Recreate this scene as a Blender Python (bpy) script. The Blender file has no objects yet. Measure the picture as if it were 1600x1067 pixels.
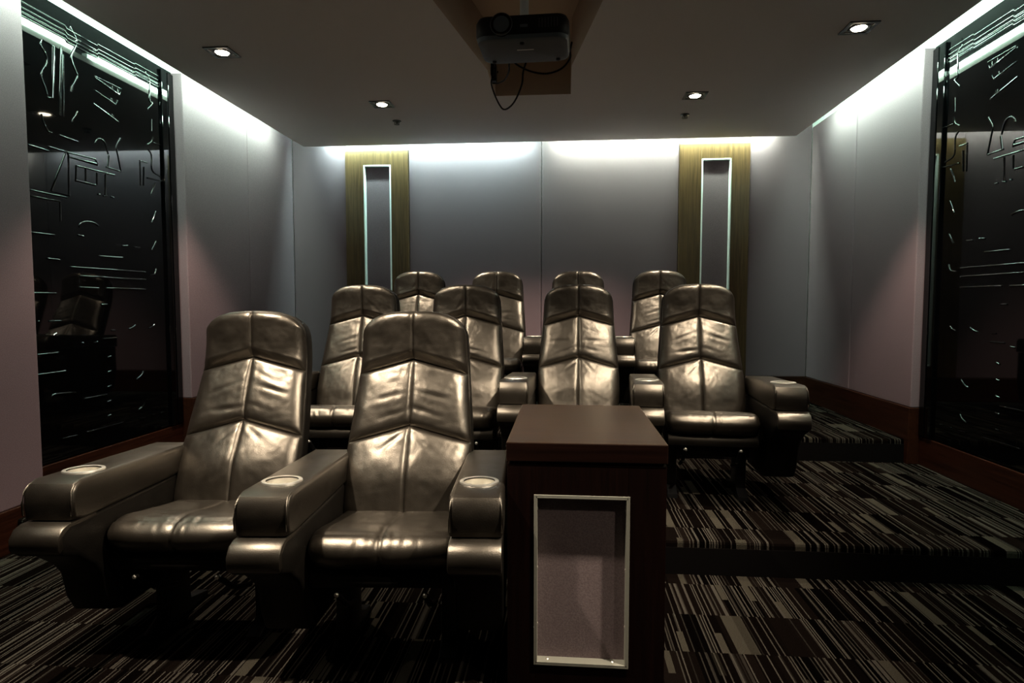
import bpy, bmesh, math, random
from mathutils import Vector, Matrix, noise
random.seed(7)
PI = math.pi
sc = bpy.context.scene
COL = sc.collection

# ------------------------------------------------------------------ camera, world, exposure
CAM_H, FPX, YAW, PITCH = 1.14, 960.0, math.radians(4.82), math.radians(3.43)
cam_d = bpy.data.cameras.new('camera'); cam = bpy.data.objects.new('camera', cam_d); COL.objects.link(cam)
FWD = Vector((-math.sin(YAW)*math.cos(PITCH), math.cos(YAW)*math.cos(PITCH), -math.sin(PITCH)))
cam.location = (0, 0, CAM_H); cam.rotation_euler = FWD.to_track_quat('-Z', 'Y').to_euler()
cam_d.sensor_width = 36; cam_d.lens = FPX/1600*36; cam_d.clip_start = .02
sc.camera = cam
w = bpy.data.worlds.new('world'); sc.world = w; w.use_nodes = True
w.node_tree.nodes['Background'].inputs[0].default_value = (0, 0, 0, 1)
w.node_tree.nodes['Background'].inputs[1].default_value = 0
sc.view_settings.view_transform = 'Standard'; sc.view_settings.look = 'None'
sc.view_settings.gamma = 1; sc.view_settings.use_curve_mapping = False
sc.view_settings.exposure = 0.0
SPOT_W = 170; SPOT_COL = (1, .84, .64)         # downlights
COVE_E = 330                                   # cove tube emission
# (x, y, power factor) of the downlights; the last ones are above and behind the camera
# each: x, y, power factor, the point its gimbal is aimed at (None: straight down)
DOWNLIGHTS = [(-1.952, 3.45, .92, None), (1.523, 3.43, .92, None), (-1.312, 4.42, 1.4, (-.75, 4.75, 1.0)), (.894, 4.42, 1.4, (.3, 4.75, 1.0)),
              (-1.312, 2.65, 1.3, (-1.05, 3.4, .8)), (.894, 2.65, 1.3, (.68, 3.4, .8)), (-1.952, .35, .07, None), (1.523, .35, .28, (.6, 1.4, .5)),
              (-1.312, 1.42, 2.6, (-.95, 2.1, .6)), (.894, 1.42, 2.6, (-.1, 2.15, .6))]

R_, U_ = Vector((math.cos(YAW), math.sin(YAW), 0)), None
U_ = R_.cross(FWD)
def atx(px, py, X):           # where the line of sight through a photograph pixel meets the wall plane x = X
    d = FWD + R_*((px-800)/FPX) + U_*((533.5-py)/FPX)
    return Vector((0, 0, CAM_H)) + d*(X/d.x)

# ------------------------------------------------------------------ materials
MATS = {}
def nt(name):
    m = bpy.data.materials.new(name); m.use_nodes = True
    n = m.node_tree; b = n.nodes['Principled BSDF']; MATS[name] = m
    return m, n, b
def N(n, t, **k):
    x = n.nodes.new(t)
    for a, v in k.items():
        if a in x.inputs: x.inputs[a].default_value = v
        else: setattr(x, a, v)
    return x
def coords(n, scale=(1, 1, 1), which='Object'):
    tc = n.nodes.new('ShaderNodeTexCoord'); mp = n.nodes.new('ShaderNodeMapping')
    mp.inputs['Scale'].default_value = scale
    n.links.new(tc.outputs[which], mp.inputs['Vector']); return mp.outputs['Vector']
def ramp(n, fac, stops):
    r = n.nodes.new('ShaderNodeValToRGB'); e = r.color_ramp.elements
    while len(e) < len(stops): e.new(.5)
    for k, (p, c) in enumerate(stops): e[k].position = p; e[k].color = (*c, 1)
    n.links.new(fac, r.inputs[0]); return r.outputs[0]
def bump(n, b, h, strength, dist):
    bp = N(n, 'ShaderNodeBump', Strength=strength, Distance=dist); n.links.new(h, bp.inputs['Height']); n.links.new(bp.outputs[0], b.inputs['Normal'])
def simple(name, col, rough=.5, metal=0, spec=.5, emit=None, es=0):
    m, n, b = nt(name)
    b.inputs['Base Color'].default_value = (*col, 1); b.inputs['Roughness'].default_value = rough
    b.inputs['Metallic'].default_value = metal; b.inputs['Specular IOR Level'].default_value = spec
    v = coords(n, (60, 60, 60)); nz = N(n, 'ShaderNodeTexNoise', Scale=1.0, Detail=3.0); n.links.new(v, nz.inputs['Vector'])
    mr = N(n, 'ShaderNodeMapRange'); mr.inputs['To Min'].default_value = rough*.85; mr.inputs['To Max'].default_value = min(1, rough*1.15)
    n.links.new(nz.outputs[0], mr.inputs['Value']); n.links.new(mr.outputs[0], b.inputs['Roughness'])
    if emit: b.inputs['Emission Color'].default_value = (*emit, 1); b.inputs['Emission Strength'].default_value = es
    return m
def leather(name, c0, c1, rough, ior=1.5, spec=.5):
    m, n, b = nt(name)
    v = coords(n, (1, 1, 1)); nz = N(n, 'ShaderNodeTexNoise', Scale=14.0, Detail=5.0, Roughness=.6); n.links.new(v, nz.inputs['Vector'])
    n.links.new(ramp(n, nz.outputs[0], [(.3, c0), (.72, c1)]), b.inputs['Base Color'])
    mr = N(n, 'ShaderNodeMapRange'); mr.inputs['To Min'].default_value = rough-.07; mr.inputs['To Max'].default_value = rough+.09
    n.links.new(nz.outputs[0], mr.inputs['Value']); n.links.new(mr.outputs[0], b.inputs['Roughness'])
    b.inputs['Specular IOR Level'].default_value = spec; b.inputs['IOR'].default_value = ior; b.inputs['Specular Tint'].default_value = (1, .90, .77, 1)
    vo = N(n, 'ShaderNodeTexVoronoi', Scale=420.0); n.links.new(v, vo.inputs['Vector'])
    n2 = N(n, 'ShaderNodeTexNoise', Scale=45.0, Detail=4.0); n.links.new(v, n2.inputs['Vector'])
    ad = N(n, 'ShaderNodeMath', operation='MULTIPLY_ADD'); ad.inputs[1].default_value = .8
    n.links.new(n2.outputs[0], ad.inputs[0]); n.links.new(vo.outputs[0], ad.inputs[2])
    bump(n, b, ad.outputs[0], .2, .0012)
    return m
def wood(name, c0, c1, axis, rough=.35, spec=.28):
    m, n, b = nt(name)
    s = [38, 38, 38]; s['xyz'.index(axis)] = 1.6
    v = coords(n, s); nz = N(n, 'ShaderNodeTexNoise', Scale=1.6, Detail=6.0, Roughness=.65, Distortion=.4); n.links.new(v, nz.inputs['Vector'])
    n.links.new(ramp(n, nz.outputs[0], [(.32, c0), (.68, c1)]), b.inputs['Base Color'])
    b.inputs['Roughness'].default_value = rough; b.inputs['Specular IOR Level'].default_value = spec
    bump(n, b, nz.outputs[0], .08, .001)
    return m
def fabric(name, c0, c1, rough=.9):
    m, n, b = nt(name)
    v = coords(n, (1, 1, 1)); nz = N(n, 'ShaderNodeTexNoise', Scale=260.0, Detail=2.0); n.links.new(v, nz.inputs['Vector'])
    n.links.new(ramp(n, nz.outputs[0], [(.3, c0), (.7, c1)]), b.inputs['Base Color'])
    b.inputs['Roughness'].default_value = rough; b.inputs['Specular IOR Level'].default_value = .15
    bump(n, b, nz.outputs[0], .25, .001)
    return m

leather('leather', (.0035, .0028, .0021), (.0065, .0052, .004), .345, 1.6, .8)
leather('dark_leather', (.002, .0018, .0016), (.0035, .003, .0026), .5, 1.45, .2)
simple('black_metal', (.012, .012, .013), .35, .6)
simple('chrome', (.93, .91, .85), .40, 1)
simple('steel_trim', (.28, .28, .24), .45, .35)
simple('white_trim', (.78, .80, .78), .4)
simple('black_gloss', (.001, .001, .0012), .03, 0, .42)
simple('black_plastic', (.004, .004, .0045), .45, 0, .2)
simple('grey_plastic', (.05, .062, .07), .42)
simple('cable', (.003, .003, .003), .8, 0, .08)
simple('white_plastic', (.6, .6, .58), .5)
simple('ceiling_paint', (.60, .56, .535), .85, 0, .2)
simple('white_paint', (.80, .82, .80), .8, 0, .2)
simple('recess_paint', (.50, .39, .29), .9, 0, .1)
simple('dark_wall', (.03, .027, .028), .9, 0, .1)
simple('glass', (.01, .01, .012), .05)
simple('riser_shade', (.004, .0035, .0035), 1, 0, 0)
simple('cove_paint', (.16, .16, .16), .9, 0, .1)
simple('gap', (.02, .018, .018), .9)
fabric('wall_fabric', (.126, .086, .100), (.172, .120, .136))
fabric('inset_fabric', (.13, .098, .103), (.19, .148, .153))
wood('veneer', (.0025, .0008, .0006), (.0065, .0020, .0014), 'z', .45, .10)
wood('veneer_shaded', (.004, .0014, .0009), (.010, .0036, .0023), 'x', .40, .12)  # table slab sides: same wood, darkened for the shade under overhead light
wood('veneer_top', (.012, .0063, .0030), (.029, .0163, .0078), 'x', .33)
wood('base_wood', (.011, .003, .0015), (.032, .0095, .0045), 'y', .30)
wood('base_wood_x', (.011, .003, .0015), (.032, .0095, .0045), 'x', .30)
wood('pilaster_wood', (.042, .022, .009), (.10, .056, .025), 'z', .34)
simple('lamp', (1, .9, .7), .5, 0, .5, (1, .86, .62), 60)
for k, (c, q) in enumerate([((.60, 1, .90), 1), ((.70, 1, .78), 1), ((.64, 1, .80), .62)]): simple('tube_%d' % k, (.9, .9, .9), .5, 0, .5, c, COVE_E*q)

def carpet():
    m, n, b = nt('carpet')
    tc = n.nodes.new('ShaderNodeTexCoord'); sp = n.nodes.new('ShaderNodeSeparateXYZ'); n.links.new(tc.outputs['Object'], sp.inputs[0])
    def cell(wx, wy, seed):
        out = []
        for ax, wd in ((0, wx), (1, wy)):
            d = N(n, 'ShaderNodeMath', operation='DIVIDE'); d.inputs[1].default_value = wd; n.links.new(sp.outputs[ax], d.inputs[0])
            f = N(n, 'ShaderNodeMath', operation='FLOOR'); n.links.new(d.outputs[0], f.inputs[0]); out.append(f.outputs[0])
        cb = n.nodes.new('ShaderNodeCombineXYZ'); n.links.new(out[0], cb.inputs[0]); n.links.new(out[1], cb.inputs[1]); cb.inputs[2].default_value = seed
        wn = N(n, 'ShaderNodeTexWhiteNoise', noise_dimensions='3D'); n.links.new(cb.outputs[0], wn.inputs['Vector'])
        return wn.outputs['Value']
    base = cell(.062, .25, 1.5)
    thin = cell(.0046, .25, 3.5); wide = cell(.036, .25, 7.5); wide2 = cell(.022, .125, 9.5)
    def mix(fac, a, c):
        mx = N(n, 'ShaderNodeMix', data_type='RGBA'); n.links.new(fac, mx.inputs[0])
        n.links.new(a, mx.inputs[6]); mx.inputs[7].default_value = (*c, 1); return mx.outputs[2]
    def step(v, lo, hi):
        mr = N(n, 'ShaderNodeMapRange'); mr.inputs['From Min'].default_value = lo; mr.inputs['From Max'].default_value = hi; n.links.new(v, mr.inputs[0]); return mr.outputs[0]
    c = ramp(n, base, [(0, (.0008, .0006, .0006)), (.55, (.0022, .0015, .0013)), (1, (.0055, .0038, .0032))])
    c = mix(step(thin, .72, .88), c, (.045, .040, .034))
    c = mix(step(wide, .968, .97), c, (.036, .032, .025))
    c = mix(step(wide2, .972, .975), c, (.036, .032, .025))
    nz = N(n, 'ShaderNodeTexNoise', Scale=500.0, Detail=2.0); n.links.new(tc.outputs['Object'], nz.inputs['Vector'])
    mm = N(n, 'ShaderNodeMix', data_type='RGBA', blend_type='MULTIPLY'); mm.inputs[0].default_value = .8
    n.links.new(c, mm.inputs[6]); n.links.new(ramp(n, nz.outputs[0], [(.3, (.35, .35, .35)), (.7, (1.4, 1.4, 1.4))]), mm.inputs[7])
    n.links.new(mm.outputs[2], b.inputs['Base Color'])
    b.inputs['Roughness'].default_value = 1; b.inputs['Specular IOR Level'].default_value = 0
    bump(n, b, nz.outputs[0], .6, .003)
carpet()

# ------------------------------------------------------------------ mesh helpers
def link(name, me, mat, parent=None, smooth=40, loc=None):
    if mat and not me.materials: me.materials.append(MATS[mat])
    if smooth:
        for p in me.polygons: p.use_smooth = True
        if smooth < 180: me.set_sharp_from_angle(angle=math.radians(smooth))
    o = bpy.data.objects.new(name, me); COL.objects.link(o)
    if parent: o.parent = parent
    if loc: o.location = loc
    return o
def bm_mesh(name, bm):
    me = bpy.data.meshes.new(name); bmesh.ops.recalc_face_normals(bm, faces=bm.faces); bm.to_mesh(me); bm.free(); return me
def box_bm(lo, hi, bev=0, seg=2, bm=None):
    own = bm is None
    if own: bm = bmesh.new()
    r = bmesh.ops.create_cube(bm, size=1)
    vs = r['verts']
    for v in vs:
        for k in range(3): v.co[k] = (lo[k]+hi[k])/2 + v.co[k]*(hi[k]-lo[k])
    if bev:
        es = list({e for v in vs for e in v.link_edges})
        bmesh.ops.bevel(bm, geom=es, offset=bev, segments=seg, profile=.5, affect='EDGES')
    return bm
def box(name, lo, hi, mat, parent=None, bev=0, seg=2):
    lo, hi = [min(a, b) for a, b in zip(lo, hi)], [max(a, b) for a, b in zip(lo, hi)]
    c = Vector(((lo[0]+hi[0])/2, (lo[1]+hi[1])/2, (lo[2]+hi[2])/2))
    return link(name, bm_mesh(name, box_bm(lo, hi, bev, seg)), mat, parent, 0)
def prism_bm(pts, x0, x1, bev=0, seg=2, axis=0):
    """polygon pts (a, b) extruded along an axis"""
    bm = bmesh.new()
    def P(a, b, t):
        return (t, a, b) if axis == 0 else ((a, t, b) if axis == 1 else (a, b, t))
    A = [bm.verts.new(P(a, b, x0)) for a, b in pts]; B = [bm.verts.new(P(a, b, x1)) for a, b in pts]
    fa = bm.faces.new(A); fb = bm.faces.new(B[::-1])
    n = len(pts)
    for i in range(n): bm.faces.new((A[i], B[i], B[(i+1) % n], A[(i+1) % n]))
    bmesh.ops.recalc_face_normals(bm, faces=bm.faces)
    if bev:
        es = list(fa.edges)+list(fb.edges)
        bmesh.ops.bevel(bm, geom=es, offset=bev, segments=seg, profile=.5, affect='EDGES')
    return bm
def lathe_me(name, prof, n=32, close=False):
    vs, fs = [], []
    for r, z in prof:
        for k in range(n): a = 2*PI*k/n; vs.append((r*math.cos(a), r*math.sin(a), z))
    for i in range(len(prof)-1):
        for k in range(n): fs.append((i*n+k, i*n+(k+1) % n, (i+1)*n+(k+1) % n, (i+1)*n+k))
    fs.append(tuple(range((len(prof)-1)*n, len(prof)*n)))
    if close: fs.append(tuple(range(n))[::-1])
    me = bpy.data.meshes.new(name); me.from_pydata(vs, [], fs); return me
def tube_me(name, pts, r, n=8, caps=True):
    pts = [Vector(p) for p in pts]; vs, fs = [], []
    up = Vector((.13, .31, .94)).normalized()
    for i, p in enumerate(pts):
        t = (pts[min(i+1, len(pts)-1)]-pts[max(i-1, 0)]).normalized()
        u = t.cross(up)
        if u.length < 1e-3: u = t.cross(Vector((1, 0, 0)))
        u.normalize(); v = t.cross(u)
        for k in range(n): a = 2*PI*k/n; vs.append(p+u*(r*math.cos(a))+v*(r*math.sin(a)))
    for i in range(len(pts)-1):
        for k in range(n): fs.append((i*n+k, i*n+(k+1) % n, (i+1)*n+(k+1) % n, (i+1)*n+k))
    if caps: fs.append(tuple(range(n))[::-1]); fs.append(tuple(range((len(pts)-1)*n, len(pts)*n)))
    me = bpy.data.meshes.new(name); me.from_pydata([tuple(v) for v in vs], [], fs); return me
def spline(pts, n=10):
    P = [Vector(p) for p in pts]; P = [P[0]*2-P[1]]+P+[P[-1]*2-P[-2]]; out = []
    for i in range(1, len(P)-2):
        for k in range(n):
            t = k/n; a, b, c, d = P[i-1:i+3]
            out.append(.5*((2*b)+(c-a)*t+(2*a-5*b+4*c-d)*t*t+(3*b-a-3*c+d)*t**3))
    out.append(P[-2]); return out
def lerp_tab(tab, z):
    if z <= tab[0][0]: return tab[0][1]
    for (a, b), (c, d) in zip(tab, tab[1:]):
        if z <= c:
            t = (z-a)/(c-a); return b+(d-b)*t
    return tab[-1][1]
def empty(name, loc=(0, 0, 0), rz=0):
    o = bpy.data.objects.new(name, None); COL.objects.link(o); o.location = loc; o.rotation_euler = (0, 0, rz); o.empty_display_size = .1; return o
def tag(o, label=None, cat=None, group=None, kind=None):
    for k, v in (('label', label), ('category', cat), ('group', group), ('kind', kind)):
        if v: o[k] = v
    return o
def struct(o, label, cat=None): return tag(o, label, cat or 'room', None, 'structure')

# ------------------------------------------------------------------ the room
XL, XR, YB, YF = -2.54, 2.15, 5.65, -2.6
RL, RR = -2.62, 2.22                  # recessed black relief panels
ZREC = 2.86                           # top of the projector recess
ZC, ZU = 2.58, 2.95                   # soffit, upper ceiling
Z1, Z2, Y1, Y2 = .145, .293, 2.595, 4.02
SL, SR, SB = -2.38, 1.97, 5.535       # soffit edges
ZB = .50                              # top of the back baseboard
PT = 2.68                             # top of the wall panels at the sides
YN = 2.76                             # end of the near wall, start of the relief panels
YP = 3.985                            # end of the relief panels
def slab(name, lo, hi, mat, label, cat, bev=0): return struct(box(name, lo, hi, mat, None, bev), label, cat)
slab('floor', (-2.8, YF-.1, -.1), (2.4, Y1+.05, 0), 'carpet', 'dark striped carpet on the lowest floor level', 'floor')
slab('floor_middle_platform', (-2.8, Y1, -.1), (2.4, Y2+.05, Z1), 'carpet', 'dark striped carpet on the middle seating step', 'floor', .012)
fb_ = slab('floor_back_platform', (-2.8, Y2, -.1), (2.4, YB+.05, Z2), 'carpet', 'dark striped carpet on the highest seating step', 'floor', .012)
box('riser', (-2.62, Y1-.004, 0), (2.22, Y1+.01, Z1-.03), 'riser_shade', bpy.data.objects['floor_middle_platform'])  # black sheets over the carpeted risers, painting in their shade
box('riser', (-2.62, Y2-.004, Z1), (2.22, Y2+.01, Z2-.03), 'riser_shade', fb_)

# soffit with the splayed projector recess
def soffit():
    bm = bmesh.new()
    outer = [(SL, YF), (SR, YF), (SR, SB), (SL, SB)]
    hole = [(-.48, 4.32), (.04, 4.32), (.04, 3.82), (.53, 1.0), (-.955, 1.0), (-.477, 3.85)]
    vo = [bm.verts.new((x, y, ZC)) for x, y in outer]; vh = [bm.verts.new((x, y, ZC)) for x, y in hole]
    es = [bm.edges.new((vo[i], vo[(i+1) % 4])) for i in range(4)]+[bm.edges.new((vh[i], vh[(i+1) % 6])) for i in range(6)]
    bmesh.ops.triangle_fill(bm, use_beauty=True, use_dissolve=False, edges=es)
    up = [bm.verts.new((x, y, ZC+.03)) for x, y in outer]
    for i in range(4): bm.faces.new((vo[i], vo[(i+1) % 4], up[(i+1) % 4], up[i]))
    vh2 = [bm.verts.new((x, y, ZC+.03)) for x, y in hole]
    es2 = [bm.edges.get((up[i], up[(i+1) % 4])) for i in range(4)]+[bm.edges.new((vh2[i], vh2[(i+1) % 6])) for i in range(6)]
    bmesh.ops.triangle_fill(bm, use_beauty=True, use_dissolve=False, edges=es2)
    o = struct(link('ceiling', bm_mesh('ceiling', bm), 'ceiling_paint', None, 0), 'grey brown dropped ceiling with projector cut-out', 'ceiling')
    bm = bmesh.new()
    a = [bm.verts.new((x, y, ZC)) for x, y in hole]; b = [bm.verts.new((x, y, ZREC)) for x, y in hole]
    for i in range(6): bm.faces.new((a[i], a[(i+1) % 6], b[(i+1) % 6], b[i]))
    bm.faces.new(b)
    link('recess_lining', bm_mesh('recess_lining', bm), 'recess_paint', o, 0)
soffit()
slab('ceiling_cove', (-2.8, YF-.1, ZU), (2.4, YB+.1, ZU+.08), 'cove_paint', 'grey upper ceiling above the light cove', 'ceiling')

wb = slab('wall_back', (-2.8, YB+.03, -.1), (2.4, YB+.13, ZU), 'white_paint', 'back wall covered with grey fabric panels', 'wall')
wl = slab('wall_left', (-2.8, YF, -.1), (RL-.03, YB+.03, ZU), 'white_paint', 'left side wall with grey fabric panels', 'wall')
wr = slab('wall_right', (RR+.03, YF, -.1), (2.4, YB+.03, ZU), 'white_paint', 'right side wall with grey fabric panels', 'wall')
wf = slab('wall_front', (-2.8, YF-.1, -.1), (2.4, YF, ZU), 'dark_wall', 'dark wall behind the viewer', 'wall')
def fpanel(parent, lo, hi): return box('fabric_panel', lo, hi, 'wall_fabric', parent, .006, 2)
G = .002
PL = [(-2.027, -1.434), (1.016, 1.623)]      # wooden pilasters on the back wall
fpanel(wb, (XL, YB, ZB), (PL[0][0]-G, YB+.04, 2.86)); fpanel(wb, (PL[0][1]+G, YB, ZB), (-.207-G, YB+.04, 2.86))
fpanel(wb, (-.207+G, YB, ZB), (PL[1][0]-G, YB+.04, 2.86)); fpanel(wb, (PL[1][1]+G, YB, ZB), (XR, YB+.04, 2.86))
for k, (p0, p1) in enumerate(PL): fpanel(wb, (p0-G, YB, 2.56), (p1+G, YB+.04, 2.86))
for side, X, RX, par in ((-1, XL, RL, wl), (1, XR, RR, wr)):
    o = X+side*.2
    fpanel(par, (X, YP, ZB), (o, 4.82-G, PT)); fpanel(par, (X, 4.82+G, ZB), (o, YB, PT))
    fpanel(par, (X-side*.005, 1.4, .2), (o, YN, PT)); fpanel(par, (X-side*.005, 0, .2), (o, 1.4-2*G, PT)); fpanel(par, (X-side*.005, YF, .2), (o, -2*G, PT))
# baseboards
def base(name, lo, hi, mat, label): return struct(box(name, lo, hi, mat, None, .004), label, 'baseboard')
base('baseboard_back', (XL-.05, YB-.012, Z2), (XR+.05, YB+.05, ZB), 'base_wood_x', 'reddish brown wooden baseboard along the back wall')
for side, X, RX, sn in ((-1, XL, RL, 'left'), (1, XR, RR, 'right')):
    o = X+side*.2; s = side
    b = base('baseboard_'+sn, (X-s*.012, YP-.006, Z1), (o, YB, ZB), 'base_wood', 'reddish brown wooden baseboard along the %s wall' % sn)
    box('baseboard_board', (RX-s*.012, YN+.001, Z1), (o, YP-.007, .325), 'base_wood', b, .004)
    box('baseboard_board', (X-s*.017, YF, 0), (o, YN, .2), 'base_wood', b, .004)

# ------------------------------------------------------------------ wooden pilasters (trim)
for k, (p0, p1) in enumerate(PL):
    t = struct(empty('trim_%d' % (k+1), ((p0+p1)/2, YB, ZB)), 'tall olive brown wooden pilaster with slim grey inset, %s on the back wall' % ('left' if k == 0 else 'right'), 'pilaster')
    h = (p1-p0)/2; i0, i1 = -.133+(.012 if k == 0 else .02), .133+(.002 if k == 0 else .01)
    zt, zi, zb = 2.555-ZB, 2.425-ZB, .10
    yf, yb = -.022, .03
    box('stile', (-h, yf, 0), (i0, yb, zt), 'pilaster_wood', t, .003); box('stile', (i1, yf, 0), (h, yb, zt), 'pilaster_wood', t, .003)
    box('rail', (i0, yf, zi), (i1, yb, zt), 'pilaster_wood', t, .002); box('rail', (i0, yf, 0), (i1, yb, zb), 'pilaster_wood', t, .002)
    box('inset_panel', (i0, yb-.012, zb), (i1, yb, zi), 'wall_fabric', t)
    tw = .012
    for lo, hi in (((i0, yf-.006, zb), (i0+tw, yb-.01, zi)), ((i1-tw, yf-.006, zb), (i1, yb-.01, zi)), ((i0, yf-.006, zi-tw), (i1, yb-.01, zi)), ((i0, yf-.006, zb), (i1, yb-.01, zb+tw))):
        box('metal_trim', lo, hi, 'white_trim', t, .001)

# ------------------------------------------------------------------ black relief wall panels
C1 = lambda pts: [(40+x/4.446, y/4.446) for x, y in pts]
C2 = lambda pts: [(150+x/3.814, 80+y/3.814) for x, y in pts]
C3 = lambda pts: [(40+x/3.814, 220+y/3.814) for x, y in pts]
C4 = lambda pts: [(150+x/3.814, 340+y/3.814) for x, y in pts]
C5 = lambda pts: [(50+x/4.446, 480+y/4.446) for x, y in pts]
WAVES = [C1([(110, 275), (100, 310), (135, 370), (148, 430), (110, 500), (108, 540), (130, 600), (150, 660)]),
         C1([(318, 130), (312, 190), (350, 270), (345, 320), (318, 370), (315, 410), (340, 480), (358, 520)]),
         C1([(358, 530), (340, 570), (322, 600), (318, 635)]), C1([(362, 775), (345, 805), (328, 830), (325, 860)]),
         C1([(110, 790), (120, 840), (155, 910), (180, 920)]),
         [(149, 224), (151, 219), (157, 217), (164, 224), (169, 241)], [(188, 216), (182, 229), (185, 247), (189, 268)],
         C2([(298, 90), (295, 130), (318, 170), (318, 290), (335, 310), (305, 345)]), C2([(340, 510), (330, 540), (305, 555)]),
         C2([(310, 585), (330, 620), (335, 710), (385, 748)]), C2([(355, 785), (335, 830), (330, 855)]), C2([(358, 955), (340, 1000), (333, 1020)]),
         C2([(465, 805), (440, 840), (432, 880)]), C4([(360, 140), (348, 165), (335, 190)]), C4([(360, 305), (350, 335), (320, 342)]),
         C3([(318, 515), (325, 495), (355, 482), (400, 487), (430, 505)]), C5([(135, 630), (145, 612), (175, 602), (275, 592)]),
         C5([(672, 150), (700, 140), (718, 125)]), C5([(810, 145), (840, 132), (850, 118)]), C5([(730, 497), (758, 475), (775, 447)]), C5([(740, 715), (765, 692), (780, 665)])]
BARS = [C1([(110, 275), (195, 322), (188, 680), (150, 675)]), C1([(245, 330), (235, 800)]), C1([(258, 380), (262, 810)]), C1([(235, 940), (362, 985)]), C1([(20, 1005), (158, 1048)]),
        [(148, 119), (189, 139), (186, 148), (148, 121)], [(148, 141), (180, 163), (183, 157)], [(146, 162), (185, 191)],
        [(176, 140), (176, 134)], [(184, 146), (184, 139)], [(174, 159), (174, 153)], [(176, 184), (176, 178)],
        [(166, 261), (189, 268)], [(170, 243), (168, 261)], C2([(335, 405), (335, 480)]), C2([(340, 545), (420, 572)]), C2([(305, 755), (395, 775)]),
        C2([(385, 200), (425, 215), (422, 333), (385, 320), (385, 200)]), C2([(260, 652), (305, 665)]), C2([(262, 660), (265, 800)]), C2([(285, 690), (283, 800)]), C2([(450, 970), (447, 1030)]),
        C3([(20, 25), (130, 60)]), C3([(135, 35), (235, 65)]), C3([(240, 65), (150, 300), (260, 328)]), C3([(255, 75), (258, 328)]),
        C3([(245, 68), (415, 110), (428, 140), (262, 97), (245, 68)]), C3([(300, 148), (530, 205)]), C3([(300, 150), (298, 235), (415, 265)]), C3([(358, 165), (358, 240)]),
        C3([(425, 190), (425, 260)]), C3([(475, 200), (475, 330)]), C3([(28, 293), (245, 338)]), C3([(28, 328), (205, 362), (208, 480)]), C3([(30, 545), (170, 562)]),
        C3([(125, 700), (203, 709)]), C3([(45, 907), (180, 908)]), C3([(310, 562), (345, 568)]), C3([(430, 318), (442, 320)]), C3([(463, 328), (482, 328)]), C3([(508, 334), (522, 338)]),
        [(155.4, 400), (191.4, 403)], [(110, 417), (227, 425)], [(124.5, 431), (227, 437)], C3([(322, 873), (435, 878)]), [(166, 450), (227, 452)], C3([(450, 975), (485, 975)]),
        C4([(155, 168), (190, 168)]), C4([(225, 176), (260, 178)]), C5([(36, 97), (48, 97)]), C5([(115, 96), (203, 95)]), C5([(148, 195), (170, 180)]), C5([(28, 331), (180, 315)]), C5([(28, 472), (232, 442)]),
        C5([(285, 592), (303, 592)]), C5([(362, 635), (520, 606)]), C5([(495, 218), (588, 212)]), C5([(550, 160), (575, 160)]), C5([(205, 915), (312, 888)]), C5([(380, 868), (632, 800)]),
        C5([(740, 775), (785, 766)]), C5([(835, 750), (852, 745)]), C5([(890, 735), (910, 730)]), C5([(430, 246), (455, 240)]), C5([(345, 250), (358, 248)])]
BARS += [C5([(525, 350+d), (548, 340+d)]) for d in (0, 102, 205, 307, 407)]
def ridge_me(pts, r, hgt):
    """a rounded raised bead running along (y, z) points on the panel; local x is the height above the panel"""
    vs, fs = [], []; m = 5
    P = [Vector(p) for p in pts]
    for i, p in enumerate(P):
        t = (P[min(i+1, len(P)-1)]-P[max(i-1, 0)]).normalized(); nrm = Vector((-t.y, t.x))
        if 0 < i < len(P)-1:
            t1 = (P[i]-P[i-1]).normalized(); k = 1/max(.5, t1.dot(t)); nrm = nrm*k
        for q in range(m):
            a = PI*q/(m-1); vs.append((hgt*math.sin(a), p.x+nrm.x*r*math.cos(a), p.y+nrm.y*r*math.cos(a)))
    for i in range(len(P)-1):
        for q in range(m-1): fs.append((i*m+q, i*m+q+1, (i+1)*m+q+1, (i+1)*m+q))
    fs.append(tuple(range(m))); fs.append(tuple(range((len(P)-1)*m, len(P)*m))[::-1])
    me = bpy.data.meshes.new('relief'); me.from_pydata(vs, [], fs); me.validate()
    bm = bmesh.new(); bm.from_mesh(me); bmesh.ops.recalc_face_normals(bm, faces=bm.faces); bm.to_mesh(me); bm.free()
    return me
relief = []
for wv in WAVES:
    pts = [atx(x, y, RL+.008) for x, y in wv]; q = spline([(p.y, p.z, 0) for p in pts], 5); relief.append(('relief_wave', [(p.x, p.y) for p in q]))
for br in BARS:
    pts = [atx(x, y, RL+.008) for x, y in br]; relief.append(('relief_bar', [(p.y, p.z) for p in pts]))
zs = [atx(44.5, y, RL+.008).z for y in (8, 17, 23.6, 30)]
for z in zs:
    relief.append(('relief_bar', [(YN+.01, z), (3.10, z), (3.11, z-.012), (3.32, z-.012), (3.33, z), (3.62, z), (3.63, z+.01), (3.84, z+.01)]))
relief_meshes = [(n_, ridge_me(p_, .0045, .005)) for n_, p_ in relief]
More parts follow.
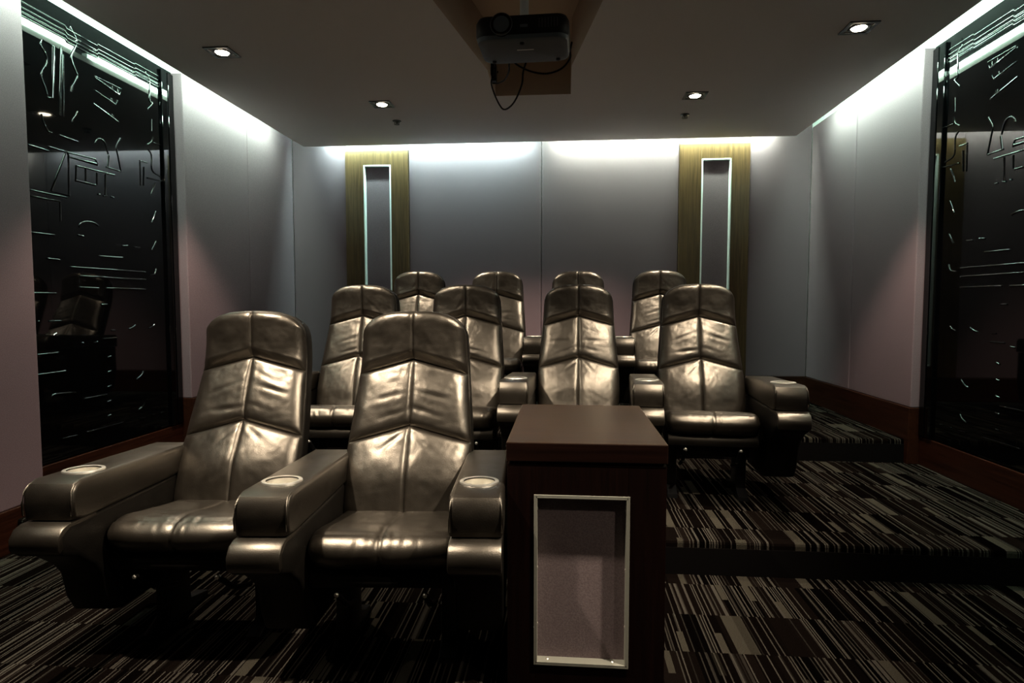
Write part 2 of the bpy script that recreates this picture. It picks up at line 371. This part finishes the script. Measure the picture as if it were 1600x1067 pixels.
for s, RX, sn in ((-1, RL, 'left'), (1, RR, 'right')):
    t = empty('relief_panel', (RX, (YN+YP)/2, .335))
    tag(t, 'glossy black wall panel embossed with lines and waves on the %s wall' % sn, 'wall panel', 'black relief wall panels')
    y0, y1, z1 = YN+.001-(YN+YP)/2, YP-.004-(YN+YP)/2, PT-.335
    box('panel', (s*.028, y0, 0), (-s*.008, y1, z1), 'black_gloss', t, .002)
    box('border_strip', (-s*.008, y1-.125, 0), (-s*.024, y1-.07, z1-.02), 'black_gloss', t, .003)
    box('border_strip', (-s*.008, y1-.06, 0), (-s*.024, y1-.005, z1-.02), 'black_gloss', t, .003)
    for n_, me in relief_meshes:
        o = link(n_, me, 'black_gloss', t, 60); o.location = (-s*.008, -(YN+YP)/2, -.335); o.scale = (-s, 1, 1)

# ------------------------------------------------------------------ cove tube lights
def cove(a, b, mi, label, ang):
    L = math.dist(a, b); t = empty('cove_light', ((a[0]+b[0])/2, (a[1]+b[1])/2, ZC+.03), ang)
    tag(t, label, 'strip light', 'fluorescent cove strip lights')
    box('housing', (-L/2, -.045, 0), (L/2, -.012, .035), 'white_paint', t, .002)
    link('tube', tube_me('tube', [(-L/2+.02, .006, .022), (L/2-.02, .006, .022)], .011, 10), 'tube_%d' % mi, t, 180)
cove((-2.20, SB), (-.30, SB), 0, 'cool white strip light in the cove above the back wall, left half', 0)
cove((-.10, SB), (1.80, SB), 1, 'cool white strip light in the cove above the back wall, right half', 0)
for k, (y0, y1) in enumerate(((3.55, 5.25), (1.75, 3.45), (-.05, 1.65))):
    wh = ('nearest the back wall', 'beside the relief panel', 'nearest the viewer')[k]
    cove((SL, y0), (SL, y1), 2, 'cool white strip light in the left wall cove, '+wh, PI/2)
    cove((SR, y0), (SR, y1), 2, 'cool white strip light in the right wall cove, '+wh, -PI/2)

# ------------------------------------------------------------------ downlights
DL_LABEL = ['square recessed downlight in ceiling, front left of the four visible', 'square recessed downlight in ceiling, front right of the four visible',
            'square recessed downlight near the back wall, left one', 'square recessed downlight near the back wall, right one',
            'square recessed downlight above the front row on the left', 'square recessed downlight above the side table on the right',
            'square recessed downlight over the viewer on the left', 'square recessed downlight over the viewer on the right',
            'square recessed downlight ahead of the front row on the left', 'square recessed downlight ahead of the front row on the right']
for k, (x, y, pf, aim) in enumerate(DOWNLIGHTS):
    t = empty('downlight', (x, y, ZC)); tag(t, DL_LABEL[k], 'downlight', 'square ceiling downlights')
    a, b = .075, .055
    for lo, hi in (((-a, -a, -.006), (a, -b, .001)), ((-a, b, -.006), (a, a, .001)), ((-a, -b, -.006), (-b, b, .001)), ((b, -b, -.006), (a, b, .001))):
        box('trim_bar', lo, hi, 'black_metal', t, .0015)
    link('gimbal', lathe_me('gimbal', [(.054, 0), (.054, -.004), (.041, -.006), (.038, -.003), (.038, -.0015)], 24), 'black_metal', t, 40)
    link('lamp', lathe_me('lamp', [(.037, -.003), (.033, -.008), (.018, -.0115), (.002, -.0125)], 24), 'lamp', t, 180)
    ld = bpy.data.lights.new('spot', 'SPOT'); ld.energy = SPOT_W*pf; ld.color = SPOT_COL; ld.spot_size = math.radians(72 if aim else 92); ld.spot_blend = .85 if aim else .45; ld.shadow_soft_size = .03
    lo_ = bpy.data.objects.new('bulb_light', ld); COL.objects.link(lo_); lo_.parent = t; lo_.location = (0, 0, -.045)
    if aim: lo_.rotation_euler = (Vector(aim)-Vector((x, y, ZC-.045))).to_track_quat('-Z', 'Y').to_euler()

# sprinkler heads
for k, (x, y) in enumerate(((-1.315, 4.828), (.907, 4.852))):
    t = empty('sprinkler_head', (x, y, ZC)); tag(t, 'small dark sprinkler head in ceiling behind the %s rear downlight' % ('left', 'right')[k], 'sprinkler', 'ceiling sprinkler heads')
    link('escutcheon', lathe_me('escutcheon', [(.035, 0), (.033, -.004), (.018, -.007), (.010, -.008)], 20), 'black_metal', t)
    link('stem', lathe_me('stem', [(.008, -.006), (.008, -.014), (.005, -.022)], 12), 'black_metal', t)
    for s in (-1, 1): link('frame_arm', tube_me('frame_arm', spline([(s*.008, 0, -.008), (s*.019, 0, -.016), (s*.004, 0, -.026)], 5), .0025, 6), 'black_metal', t)
    link('deflector', lathe_me('deflector', [(.004, -.025), (.022, -.026), (.022, -.028), (.003, -.029)], 16), 'black_metal', t)

# ------------------------------------------------------------------ cinema recliner
YC = [(.36, .330), (.50, .392), (.60, .440), (.69, .485), (.80, .535), (.90, .578), (.95, .588), (1.03, .590), (1.12, .592)]
WT = [(.36, .212), (.42, .226), (.50, .232), (.60, .230), (.69, .223), (.80, .213), (.90, .206), (1.00, .202)]
ZTOP, ZR, RC, NE = 1.112, .985, .127, 2.75
def yc(z):
    # smoothed centre line
    return (lerp_tab(YC, z-.03)+lerp_tab(YC, z)+lerp_tab(YC, z+.03))/3
def wd(z): return lerp_tab(WT, z)
def ztop(u): return ZR+RC*max(0, 1-abs(u)**NE)**(1/NE)
def ybase(x, z): 
    u = x/wd(z); return yc(z)+.022*u*u
ND = Vector((0, -.93, .37))
def crease_fn(seed):
    rnd = random.Random(seed); cs = {}
    for side in (-1, 1):
        cs[('upper', side)] = [(rnd.uniform(.25, .4), .20+rnd.uniform(-.05, .05), .055, rnd.uniform(-.1, .2), rnd.uniform(.001, .0045)),
                               (rnd.uniform(.3, .5), .50+rnd.uniform(-.08, .08), .05, rnd.uniform(-.15, .25), rnd.uniform(.001, .0045)),
                               (rnd.uniform(.2, .4), .72+rnd.uniform(-.05, .05), .04, rnd.uniform(-.3, .2), rnd.uniform(.0, .002))]
        cs[('lumbar', side)] = [(rnd.uniform(.18, .3), .86+rnd.uniform(-.04, .02), .045, rnd.uniform(-.8, -.45), rnd.uniform(.001, .004)),
                                (rnd.uniform(.3, .6), .45+rnd.uniform(-.1, .1), .04, rnd.uniform(-.7, .2), rnd.uniform(.0, .0012)),
                                (rnd.uniform(.2, .5), .06, .05, rnd.uniform(.3, .9), rnd.uniform(.001, .003))]
        cs[('head', side)] = [(rnd.uniform(.15, .4), .3, .05, rnd.uniform(-1.2, -.6), rnd.uniform(.0005, .0015))]
    return cs
def panel_me(kind, side, cs, seed):
    lo = {'lumbar': (.36, 0), 'upper': (.692, .062), 'head': (.928, .056)}[kind]; hi = {'lumbar': (.692, .062), 'upper': (.928, .056), 'head': (ZTOP, .014)}[kind]
    nu, nv = 34, {'lumbar': 44, 'upper': 38, 'head': 32}[kind]
    vs, fs = [], []
    for j in range(nv+1):
        v = j/nv; v = .5-.5*math.cos(PI*v)*(.35)-.65*(.5-v)      # denser at the seams
        for i in range(nu+1):
            u = i/nu; u = .6*u+.4*(.5-.5*math.cos(PI*u))
            zl = lo[0]-lo[1]*u; zh = hi[0]-hi[1]*u if kind != 'head' else ztop(u)
            z = zl+(zh-zl)*v; W = wd(z); x = u*W
            dl, dh, dc, de = (z-zl), (zh-z), x, W-x
            f = lambda d, s: 1-math.exp(-max(d, 0)/s)
            if kind == 'head':
                ed = max(0, min(de, dh*(1 if u < .6 else 1)))
                p = .036*min(1, dl/.030)**.6*(.72+.28*f(dc, .006))*max(0, 1-(1-min(ed, .045)/.045)**2)**.5
            else:
                dome = .72+.28*(1-(2*v-1)**2)
                p = .030*dome*f(dl, .008)*f(dh, .005)*(.62+.38*f(dc, .007))*max(0, 1-(1-min(de, .05)/.05)**2)**.5
                if kind == 'lumbar': p += .016*math.exp(-((z-.53)/.09)**2)*max(0, 1-u*u)
            m = min(1, dl/.02)*min(1, dh/.02)*min(1, de/.04)
            for cu, cv, cl, an, am in cs.get((kind, side), []):
                X, Z = (u-cu)*W, (v-cv)*(zh-zl); ca, sa = math.cos(an), math.sin(an)
                a_, b_ = X*ca+Z*sa, -X*sa+Z*ca
                g = math.exp(-(a_/cl)**2)
                p += .7*m*am*g*(-math.exp(-(b_/.007)**2)+.7*math.exp(-((b_-.017)/.012)**2)+.5*math.exp(-((b_+.017)/.012)**2))
            p += m*.0022*noise.noise(Vector((x*18*side+seed*3.1, z*18, seed)))+m*.001*noise.noise(Vector((x*60*side+seed, z*60, 2)))
            P = Vector((x, ybase(x, z), z))+ND*p
            vs.append((P.x*side, P.y, P.z))
    for j in range(nv):
        for i in range(nu):
            q = (j*(nu+1)+i, j*(nu+1)+i+1, (j+1)*(nu+1)+i+1, (j+1)*(nu+1)+i); fs.append(q if side > 0 else q[::-1])
    me = bpy.data.meshes.new(kind+'_panel'); me.from_pydata(vs, [], fs); me.materials.append(MATS['leather'])
    for p in me.polygons: p.use_smooth = True
    return me
def shell_me():
    out = []
    rt = [(wd(z), z) for z in [.36+(ZR-.36)*k/14 for k in range(15)]]
    cr = [(wd(ztop(math.cos(a)))*math.cos(a), ztop(math.cos(a))) for a in [PI*k/24 for k in range(1, 24)]]
    pts = rt+cr+[(-x, z) for x, z in rt[::-1]]
    K = len(pts); vs, fs = [], []
    for ins, dep in ((.03, .004), (.006, .0), (-.004, .006), (-.006, .018), (-.006, .065), (.006, .085), (.04, .095)):
        for x, z in pts:
            cx, cz = 0, .75
            L = math.hypot(x-cx, (z-cz)); k = 1-ins/L
            X, Z = x*k, cz+(z-cz)*k
            y = ybase(x, z)
            vs.append((X, y+dep*.95, Z-dep*.15))
    nl = len(vs)//K
    for i in range(nl-1):
        for k in range(K): fs.append((i*K+k, i*K+(k+1) % K, (i+1)*K+(k+1) % K, (i+1)*K+k))
    fs.append(tuple(range((nl-1)*K, nl*K))); fs.append(tuple(range(K))[::-1])
    me = bpy.data.meshes.new('backrest'); me.from_pydata(vs, [], fs)
    bm = bmesh.new(); bm.from_mesh(me); bmesh.ops.recalc_face_normals(bm, faces=bm.faces); bm.to_mesh(me); bm.free()
    return me
def seat_me(seed):
    # profile running from the back, over the crest and down the rolled front
    prof = [(.40, .405), (.36, .412), (.30, .420), (.22, .432), (.14, .446), (.08, .457), (.03, .462), (-.01, .457), (-.035, .441), (-.045, .42), (-.038, .395), (-.012, .370), (.03, .352)]
    pr = spline([(y, z, 0) for y, z in prof], 5); nu = 64; W = .220
    vs, fs = [], []
    cum = [0]
    for a, b in zip(pr, pr[1:]): cum.append(cum[-1]+(b-a).length)
    rnd = random.Random(seed); cr = [(rnd.uniform(-.2, .2), rnd.uniform(.1, .36), rnd.uniform(.03, .06), rnd.uniform(-.6, .6), rnd.uniform(.001, .003)) for _ in range(7)]
    cr += [(rnd.uniform(-.2, .2), rnd.uniform(.40, .47), .02, rnd.uniform(1.1, 2.0), rnd.uniform(.001, .0025)) for _ in range(9)]
    for j, p in enumerate(pr):
        t = (pr[min(j+1, len(pr)-1)]-pr[max(j-1, 0)]).normalized(); nrm = Vector((t.y, -t.x)) 
        if nrm.y < 0 and j < len(pr)*.5: nrm = -nrm
        for i in range(nu+1):
            u = -1+2*i/nu; x = u*W; de = W-abs(x)
            h = .007*(1-math.exp(-abs(x)/.008))-.007
            h += .006*(1-u**4)
            h -= .030*(1-math.sqrt(max(0, 1-(1-min(de, .03)/.03)**2)))
            h -= .004*math.exp(-((cum[j]-.405)/.006)**2)
            for cx, cs_, cl, an, am in cr:
                X, S = x-cx, cum[j]-cs_; ca, sa = math.cos(an), math.sin(an); a_, b_ = X*ca+S*sa, -X*sa+S*ca
                h += am*math.exp(-(a_/cl)**2)*(-math.exp(-(b_/.006)**2)+.6*math.exp(-((b_-.014)/.01)**2))
            h += .0015*noise.noise(Vector((x*20, cum[j]*20, seed+.5)))
            vs.append((x, p.x+nrm.x*h+.022*abs(u)**5*max(0, min(1, (.14-p.x)/.18)), p.y+nrm.y*h))
    nv = len(pr)
    for j in range(nv-1):
        for i in range(nu): fs.append((j*(nu+1)+i, (j+1)*(nu+1)+i, (j+1)*(nu+1)+i+1, j*(nu+1)+i+1))
    # underside and sides
    for i in (0, nu):
        col = [j*(nu+1)+i for j in range(nv)]; fs.append(tuple(col if i == 0 else col[::-1]))
    fs.append((0, nu, (nv-1)*(nu+1)+nu, (nv-1)*(nu+1)))
    me = bpy.data.meshes.new('seat_cushion'); me.from_pydata(vs, [], fs)
    bm = bmesh.new(); bm.from_mesh(me); bmesh.ops.recalc_face_normals(bm, faces=bm.faces); bm.to_mesh(me); bm.free()
    return me
AW = .075
def arm_top(y): return .622-.045*y
def arm_me():
    pts = [(-.15, .515), (-.156, .56), (-.152, .595), (-.135, .618), (-.105, arm_top(-.105)), (.0, arm_top(0)), (.25, arm_top(.25)), (.50, arm_top(.5)-.002), (.515, .585), (.515, .50), (-.10, .505)]
    bm = prism_bm(pts, -AW, AW, .014, 3)
    a = link('tmp_arm', bm_mesh('arm', bm), None, None, 0)
    c = link('tmp_cut', lathe_me('cut', [(.047, .50+.04), (.047, .70)], 40, True), None, None, 0)
    md = a.modifiers.new('b', 'BOOLEAN'); md.object = c; md.operation = 'DIFFERENCE'; md.solver = 'EXACT'
    dg = bpy.context.evaluated_depsgraph_get(); dg.update()
    me = bpy.data.meshes.new_from_object(a.evaluated_get(dg)); me.name = 'armrest'
    for o in (a, c): bpy.data.objects.remove(o)
    me.materials.clear(); me.materials.append(MATS['leather'])
    for p in me.polygons: p.use_smooth = True; p.material_index = 0
    me.set_sharp_from_angle(angle=math.radians(35))
    return me
SIDE = [(-.165, .507), (-.19, .50), (-.207, .478), (-.208, .45), (-.19, .425), (-.13, .40), (-.06, .345), (-.03, .305), (-.01, .22), (.02, .165), (.06, .150), (.40, .13), (.47, .16), (.50, .30), (.50, .497)]
def side_me():
    me = bm_mesh('side_panel', prism_bm(SIDE, -.071, .071, .012, 3)); return me
def side_cap_me():
    pts = [(-.05, .5075), (-.165, .511), (-.193, .503), (-.211, .480), (-.212, .45), (-.203, .436), (-.19, .445), (-.19, .48), (-.16, .495), (-.05, .495)]
    bm = prism_bm(pts, -.0715, .0715, .005, 2); return bm_mesh('side_pad', bm)
arm_mesh, side_mesh, cap_mesh = arm_me(), side_me(), side_cap_me()
cup_prof = [(.046, .004), (.052, .0055), (.057, .004), (.058, 0), (.0575, -.001), (.0455, -.001), (.0455, -.060), (.036, -.066), (.002, -.066)]
cup_mesh = lathe_me('cup_holder', cup_prof[::1], 40)
variants = []
for sd in range(5):
    cs = crease_fn(sd*13+5)
    variants.append(dict(seat=seat_me(sd), panels=[(k, panel_me(k, s, cs, sd+s*.3)) for k in ('head', 'upper', 'lumbar') for s in (-1, 1)]))
shell_mesh = shell_me()
footrest_mesh = bm_mesh('footrest', prism_bm([(.015, .36), (-.005, .345), (-.012, .325), (-.005, .305), (.03, .292), (.20, .27), (.22, .30), (.20, .34)], -.215, .215, .008, 2))
pan_mesh = bm_mesh('seat_pan', box_bm((-.222, .02, .30), (.222, .44, .405), .012))
back_base_mesh = bm_mesh('base_frame', prism_bm([(.12, 0), (.46, 0), (.46, .02), (.34, .05), (.32, .30), (.20, .30), (.20, .05), (.12, .02)], -.20, -.15, .004))
base2_mesh = bm_mesh('base_frame', prism_bm([(.12, 0), (.46, 0), (.46, .02), (.34, .05), (.32, .30), (.20, .30), (.20, .05), (.12, .02)], .15, .20, .004))
beam_mesh = bm_mesh('cross_beam', box_bm((-.22, .22, .20), (.22, .28, .27), .006))
link_mesh = tube_me('link_bar', [(0, -.01, .285), (0, .09, .205), (0, .21, .16)], .009, 8)
bolt_mesh = lathe_me('bolt', [(.007, 0), (.007, .005), (.004, .008), (.001, .008)], 12, True)
piping_arm = [tube_me('piping', [(s*(AW-.004), -.1545, .53), (s*(AW-.004), -.157, .565), (s*(AW-.006), -.150, .60), (s*(AW-.008), -.133, .615), (s*(AW-.009), -.105, arm_top(-.105)-.004), (s*(AW-.009), .2, arm_top(.2)-.004), (s*(AW-.009), .5, arm_top(.5)-.004)], .003, 6) for s in (-1, 1)]
def chair(x, y, z, rz, vi, label, right_arm, off=.318):
    V = variants[vi % len(variants)]
    t = empty('cinema_recliner', (x, y, z), math.radians(rz)); tag(t, label, 'recliner', 'brown leather cinema recliners')
    link('seat_cushion', V['seat'], 'leather', t, 180); link('seat_pan', pan_mesh, 'dark_leather', t)
    bk = link('backrest', shell_mesh, 'dark_leather', t, 50)
    for k, me in V['panels']: link(k+'_panel', me, 'leather', bk, 0)
    link('footrest', footrest_mesh, 'dark_leather', t)
    link('base_frame', back_base_mesh, 'black_metal', t); link('base_frame', base2_mesh, 'black_metal', t); link('cross_beam', beam_mesh, 'black_metal', t)
    for s in (-1, 1):
        l = link('link_bar', link_mesh, 'black_metal', t, 40, (s*.13, 0, 0))
        for yy, zz in ((-.01, .285), (.09, .205), (.21, .16)):
            b = link('bolt', bolt_mesh, 'chrome', l, 40, (0, yy-.007, zz+.004)); b.rotation_euler = (PI/2, 0, 0)
    for s in ((-1, 1) if right_arm else (-1,)):
        a = link('armrest', arm_mesh, 'leather', t, 0, (s*off, 0, 0))
        c = link('cup_holder', cup_mesh, 'chrome', a, 40, (0, 0, arm_top(0)+.0005)); c.rotation_euler = (-.045, 0, 0)
        for pm in piping_arm: link('piping', pm, 'leather', a, 180)
        p = link('side_panel', side_mesh, 'dark_leather', t, 35, (s*off, 0, 0)); link('side_pad', cap_mesh, 'leather', p, 40)
    return t
L = 'bronze brown leather cinema recliner '
chair(-1.208, 1.80, 0, 4, 0, L+'in the front row, the left one of the two', False, .29)
chair(-.533, 1.735, 0, 4, 1, L+'in the front row beside the wooden side table', True, .29)
chair(-1.185, 3.07, Z1, 3, 2, L+'in the middle row, leftmost of its four', False)
chair(-.572, 3.09, Z1, 1.5, 3, L+'in the middle row, second from left', False, .30)
chair(.076, 3.09, Z1, -1, 4, L+'in the middle row behind the wooden side table', False)
chair(.728, 3.04, Z1, -4.5, 0, L+'in the middle row, rightmost, arm beside the open steps', True)
chair(-1.135, 4.30, Z2, 3, 3, L+'in the back row, leftmost, below the left pilaster', False, .303)
chair(-.525, 4.33, Z2, 1, 4, L+'in the back row, second from left', False, .303)
chair(.10, 4.33, Z2, -1, 1, L+'in the back row, third from left, mostly hidden', False, .303)
chair(.715, 4.30, Z2, -3, 2, L+'in the back row, rightmost, below the right pilaster', True, .303)

# ------------------------------------------------------------------ wooden side table
def side_table():
    x0, x1, y0, y1, zt = -.165, .298, 1.752, 2.44, .742
    cx, cy = (x0+x1)/2, (y0+y1)/2
    t = empty('side_table', (cx, cy, 0)); tag(t, 'dark wooden side table with metal-framed mauve fabric panel on its front', 'side table')
    hx, hy = (x1-x0)/2, (y1-y0)/2
    tt = box('table_top', (-hx, -hy, zt-.056), (hx, hy, zt), 'veneer_top', t, .003)
    tt.data.materials.append(MATS['veneer_shaded'])
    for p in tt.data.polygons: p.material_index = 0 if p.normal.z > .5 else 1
    box('shadow_gap', (-hx+.012, -hy+.012, zt-.064), (hx-.012, hy-.012, zt-.056), 'gap', t)
    b = zt-.064; ix0, ix1, iz0, iz1 = -.079-cx, .187-cx, .085, .585; fr = -hy+.003
    bx = hx-.003
    body = box('body', (-bx, fr+.035, 0), (bx, hy-.003, b), 'veneer', t, .002)
    box('front_stile', (-bx, fr, 0), (ix0, fr+.035, b), 'veneer', t, .001); box('front_stile', (ix1, fr, 0), (bx, fr+.035, b), 'veneer', t, .001)
    box('front_rail', (ix0, fr, iz1), (ix1, fr+.035, b), 'veneer', t, .001); box('front_rail', (ix0, fr, 0), (ix1, fr+.035, iz0), 'veneer', t, .001)
    box('fabric_inset', (ix0, fr+.028, iz0), (ix1, fr+.034, iz1), 'inset_fabric', t)
    f = empty('metal_frame', (0, 0, 0)); bpy.data.objects.remove(f)
    tw = .009
    for lo, hi in (((ix0, fr-.004, iz0), (ix0+.005, fr+.028, iz1)), ((ix1-.005, fr-.004, iz0), (ix1, fr+.028, iz1)), ((ix0, fr-.004, iz1-.005), (ix1, fr+.028, iz1)), ((ix0, fr-.004, iz0), (ix1, fr+.028, iz0+.005)),
                   ((ix0-tw+.004, fr-.004, iz0-tw+.004), (ix0, fr-.0005, iz1+tw-.004)), ((ix1, fr-.004, iz0-tw+.004), (ix1+tw-.004, fr-.0005, iz1+tw-.004)), ((ix0, fr-.004, iz1), (ix1, fr-.0005, iz1+tw-.004)), ((ix0, fr-.004, iz0-tw+.004), (ix1, fr-.0005, iz0))):
        box('frame_bar', lo, hi, 'steel_trim', t, .0008)
    for x in (ix0+.035, ix1-.04):
        link('screw', lathe_me('screw', [(.005, 0), (.005, .001), (.003, .0025), (.0005, .0028)], 12), 'chrome', t, 40, (x, fr+.014, iz0+.005))
    for x, sg in ((ix0+.005, 1), (ix1-.005, -1)):
        for z in (.20, .37, .545):
            s = link('screw', lathe_me('screw', [(.004, 0), (.004, .001), (.0025, .0022), (.0005, .0024)], 12), 'chrome', t, 40, (x, fr+.010, z)); s.rotation_euler = (0, sg*PI/2, 0)
side_table()

# ------------------------------------------------------------------ projector
def projector():
    t = empty('projector', (-.185, 2.86, 2.285), math.radians(-2)); tag(t, 'black video projector hanging below the ceiling cut-out', 'projector')
    w, d, h = .205, .14, .105
    def rr(w, d, r, n=6):
        out = []
        for cx, cy, a0 in ((w-r, d-r, 0), (-w+r, d-r, PI/2), (-w+r, -d+r, PI), (w-r, -d+r, 3*PI/2)):
            for k in range(n+1): a = a0+PI/2*k/n; out.append((cx+r*math.cos(a), cy+r*math.sin(a)))
        return out
    def loft(name, layers, mat, par):
        vs, fs = [], []; K = len(layers[0][0])
        for pts, z in layers: vs += [(x, y, z) for x, y in pts]
        for i in range(len(layers)-1):
            for k in range(K): fs.append((i*K+k, i*K+(k+1) % K, (i+1)*K+(k+1) % K, (i+1)*K+k))
        fs.append(tuple(range(K))[::-1]); fs.append(tuple(range((len(layers)-1)*K, len(layers)*K)))
        me = bpy.data.meshes.new(name); me.from_pydata(vs, [], fs); return link(name, me, mat, par, 40)
    loft('lower_case', [(rr(w-.022, d-.018, .05), 0), (rr(w-.008, d-.008, .05), .006), (rr(w-.003, d-.003, .05), .022)], 'grey_plastic', t)
    top = loft('upper_case', [(rr(w-.003, d-.003, .05), .0222), (rr(w, d, .05), .032), (rr(w, d, .05), h-.02), (rr(w-.01, d-.01, .045), h)], 'black_plastic', t)
    ln = link('lens_ring', lathe_me('lens_ring', [(.047, -.006), (.047, .012), (.043, .018), (.036, .018), (.032, .006)], 32), 'black_gloss', t, 40, (-.085, -d, .062)); ln.rotation_euler = (PI/2, 0, 0)
    lg = link('lens_glass', lathe_me('lens_glass', [(.034, .006), (.025, .011), (.012, .013), (.001, .0135)], 24), 'glass', t, 180, (-.085, -d, .062)); lg.rotation_euler = (PI/2, 0, 0)
    rg = link('focus_ring', lathe_me('focus_ring', [(.0475, .010), (.0485, .012), (.0475, .014)], 32), 'grey_plastic', ln)
    for k in range(7): box('vent_slot', (.075+k*.013, -d-.0005, .045), (.081+k*.013, -d+.004, .085), 'gap', t)
    box('label_plate', (-.005, -d-.0012, .05), (.028, -d+.001, .062), 'grey_plastic', t, .0004)
    box('label_plate', (-.03, -.03, -.0006), (.045, -.022, .001), 'white_plastic', t, .0002)
    lp = link('indicator_lamp', lathe_me('indicator_lamp', [(.003, 0), (.002, .002), (.0005, .0022)], 10), 'white_plastic', t, 40, (.055, -d+.012, .012)); lp.rotation_euler = (PI/2, 0, 0)
    for x, y in ((-.15, .09), (.15, .09), (0, -.1)): link('foot', lathe_me('foot', [(.010, .002), (.010, -.006), (.004, -.009)], 12), 'black_plastic', t, 40, (x, y, 0))
    box('mount_plate', (-.07, -.07, h), (.07, .07, h+.012), 'black_metal', t, .003)
    link('mount_pole', lathe_me('mount_pole', [(.02, h+.01), (.02, ZREC-2.285-.004)], 16, True), 'white_plastic', t)
    link('ceiling_plate', lathe_me('ceiling_plate', [(.02, ZREC-2.285-.02), (.06, ZREC-2.285-.016), (.06, ZREC-2.285)], 24, True), 'white_plastic', t)
projector()
def cable(pts, r, label):
    o = link('cable', tube_me('cable', spline(pts, 12), r, 8), 'cable', None, 180); tag(o, label, 'cable', 'black cables at the projector'); return o
d_ = lambda px, py, Y: tuple(Vector((0, 0, CAM_H))+(FWD+R_*((px-800)/FPX)+U_*((533.5-py)/FPX))*(Y/(FWD+R_*((px-800)/FPX)+U_*((533.5-py)/FPX)).y))
cable([(-.45, 4.20, 2.70), d_(768, 125, 4.0), d_(770, 140, 3.7), d_(780, 163, 3.45), d_(789, 171, 3.3), d_(803, 160, 3.18), d_(815, 133, 3.1), d_(818, 110, 3.05), (-.17, 2.995, 2.33)], .0045, 'long black cable looping down lowest below the projector')
cable([d_(770, 130, 4.0), d_(778, 130, 3.9), d_(788, 125, 3.6), d_(795, 112, 3.3), d_(796, 98, 3.06), (-.235, 2.995, 2.33)], .0045, 'short black cable from the plug box to the projector')
cable([(-.20, 2.995, 2.335), d_(803, 96, 3.08), d_(825, 110, 3.1), d_(852, 115, 3.1), d_(876, 108, 3.08), d_(890, 92, 3.05), d_(891, 78, 3.0), (.03, 2.92, 2.345)], .0045, 'black cable looping from rear to right side of the projector')
pb = empty('plug_box', d_(771, 115, 4.1)); tag(pb, 'black power plug box on the side of the ceiling cut-out', 'plug')
box('plug_body', (-.035, -.03, -.055), (.02, .04, .06), 'black_plastic', pb, .006); box('plug_head', (-.02, -.07, -.03), (.01, -.03, .02), 'black_plastic', pb, .005)
box('plug_head', (-.015, -.06, .025), (.012, -.03, .05), 'black_plastic', pb, .004)
for o in list(bpy.data.objects):
    if o.type == 'MESH' and not o.data.users: bpy.data.objects.remove(o)
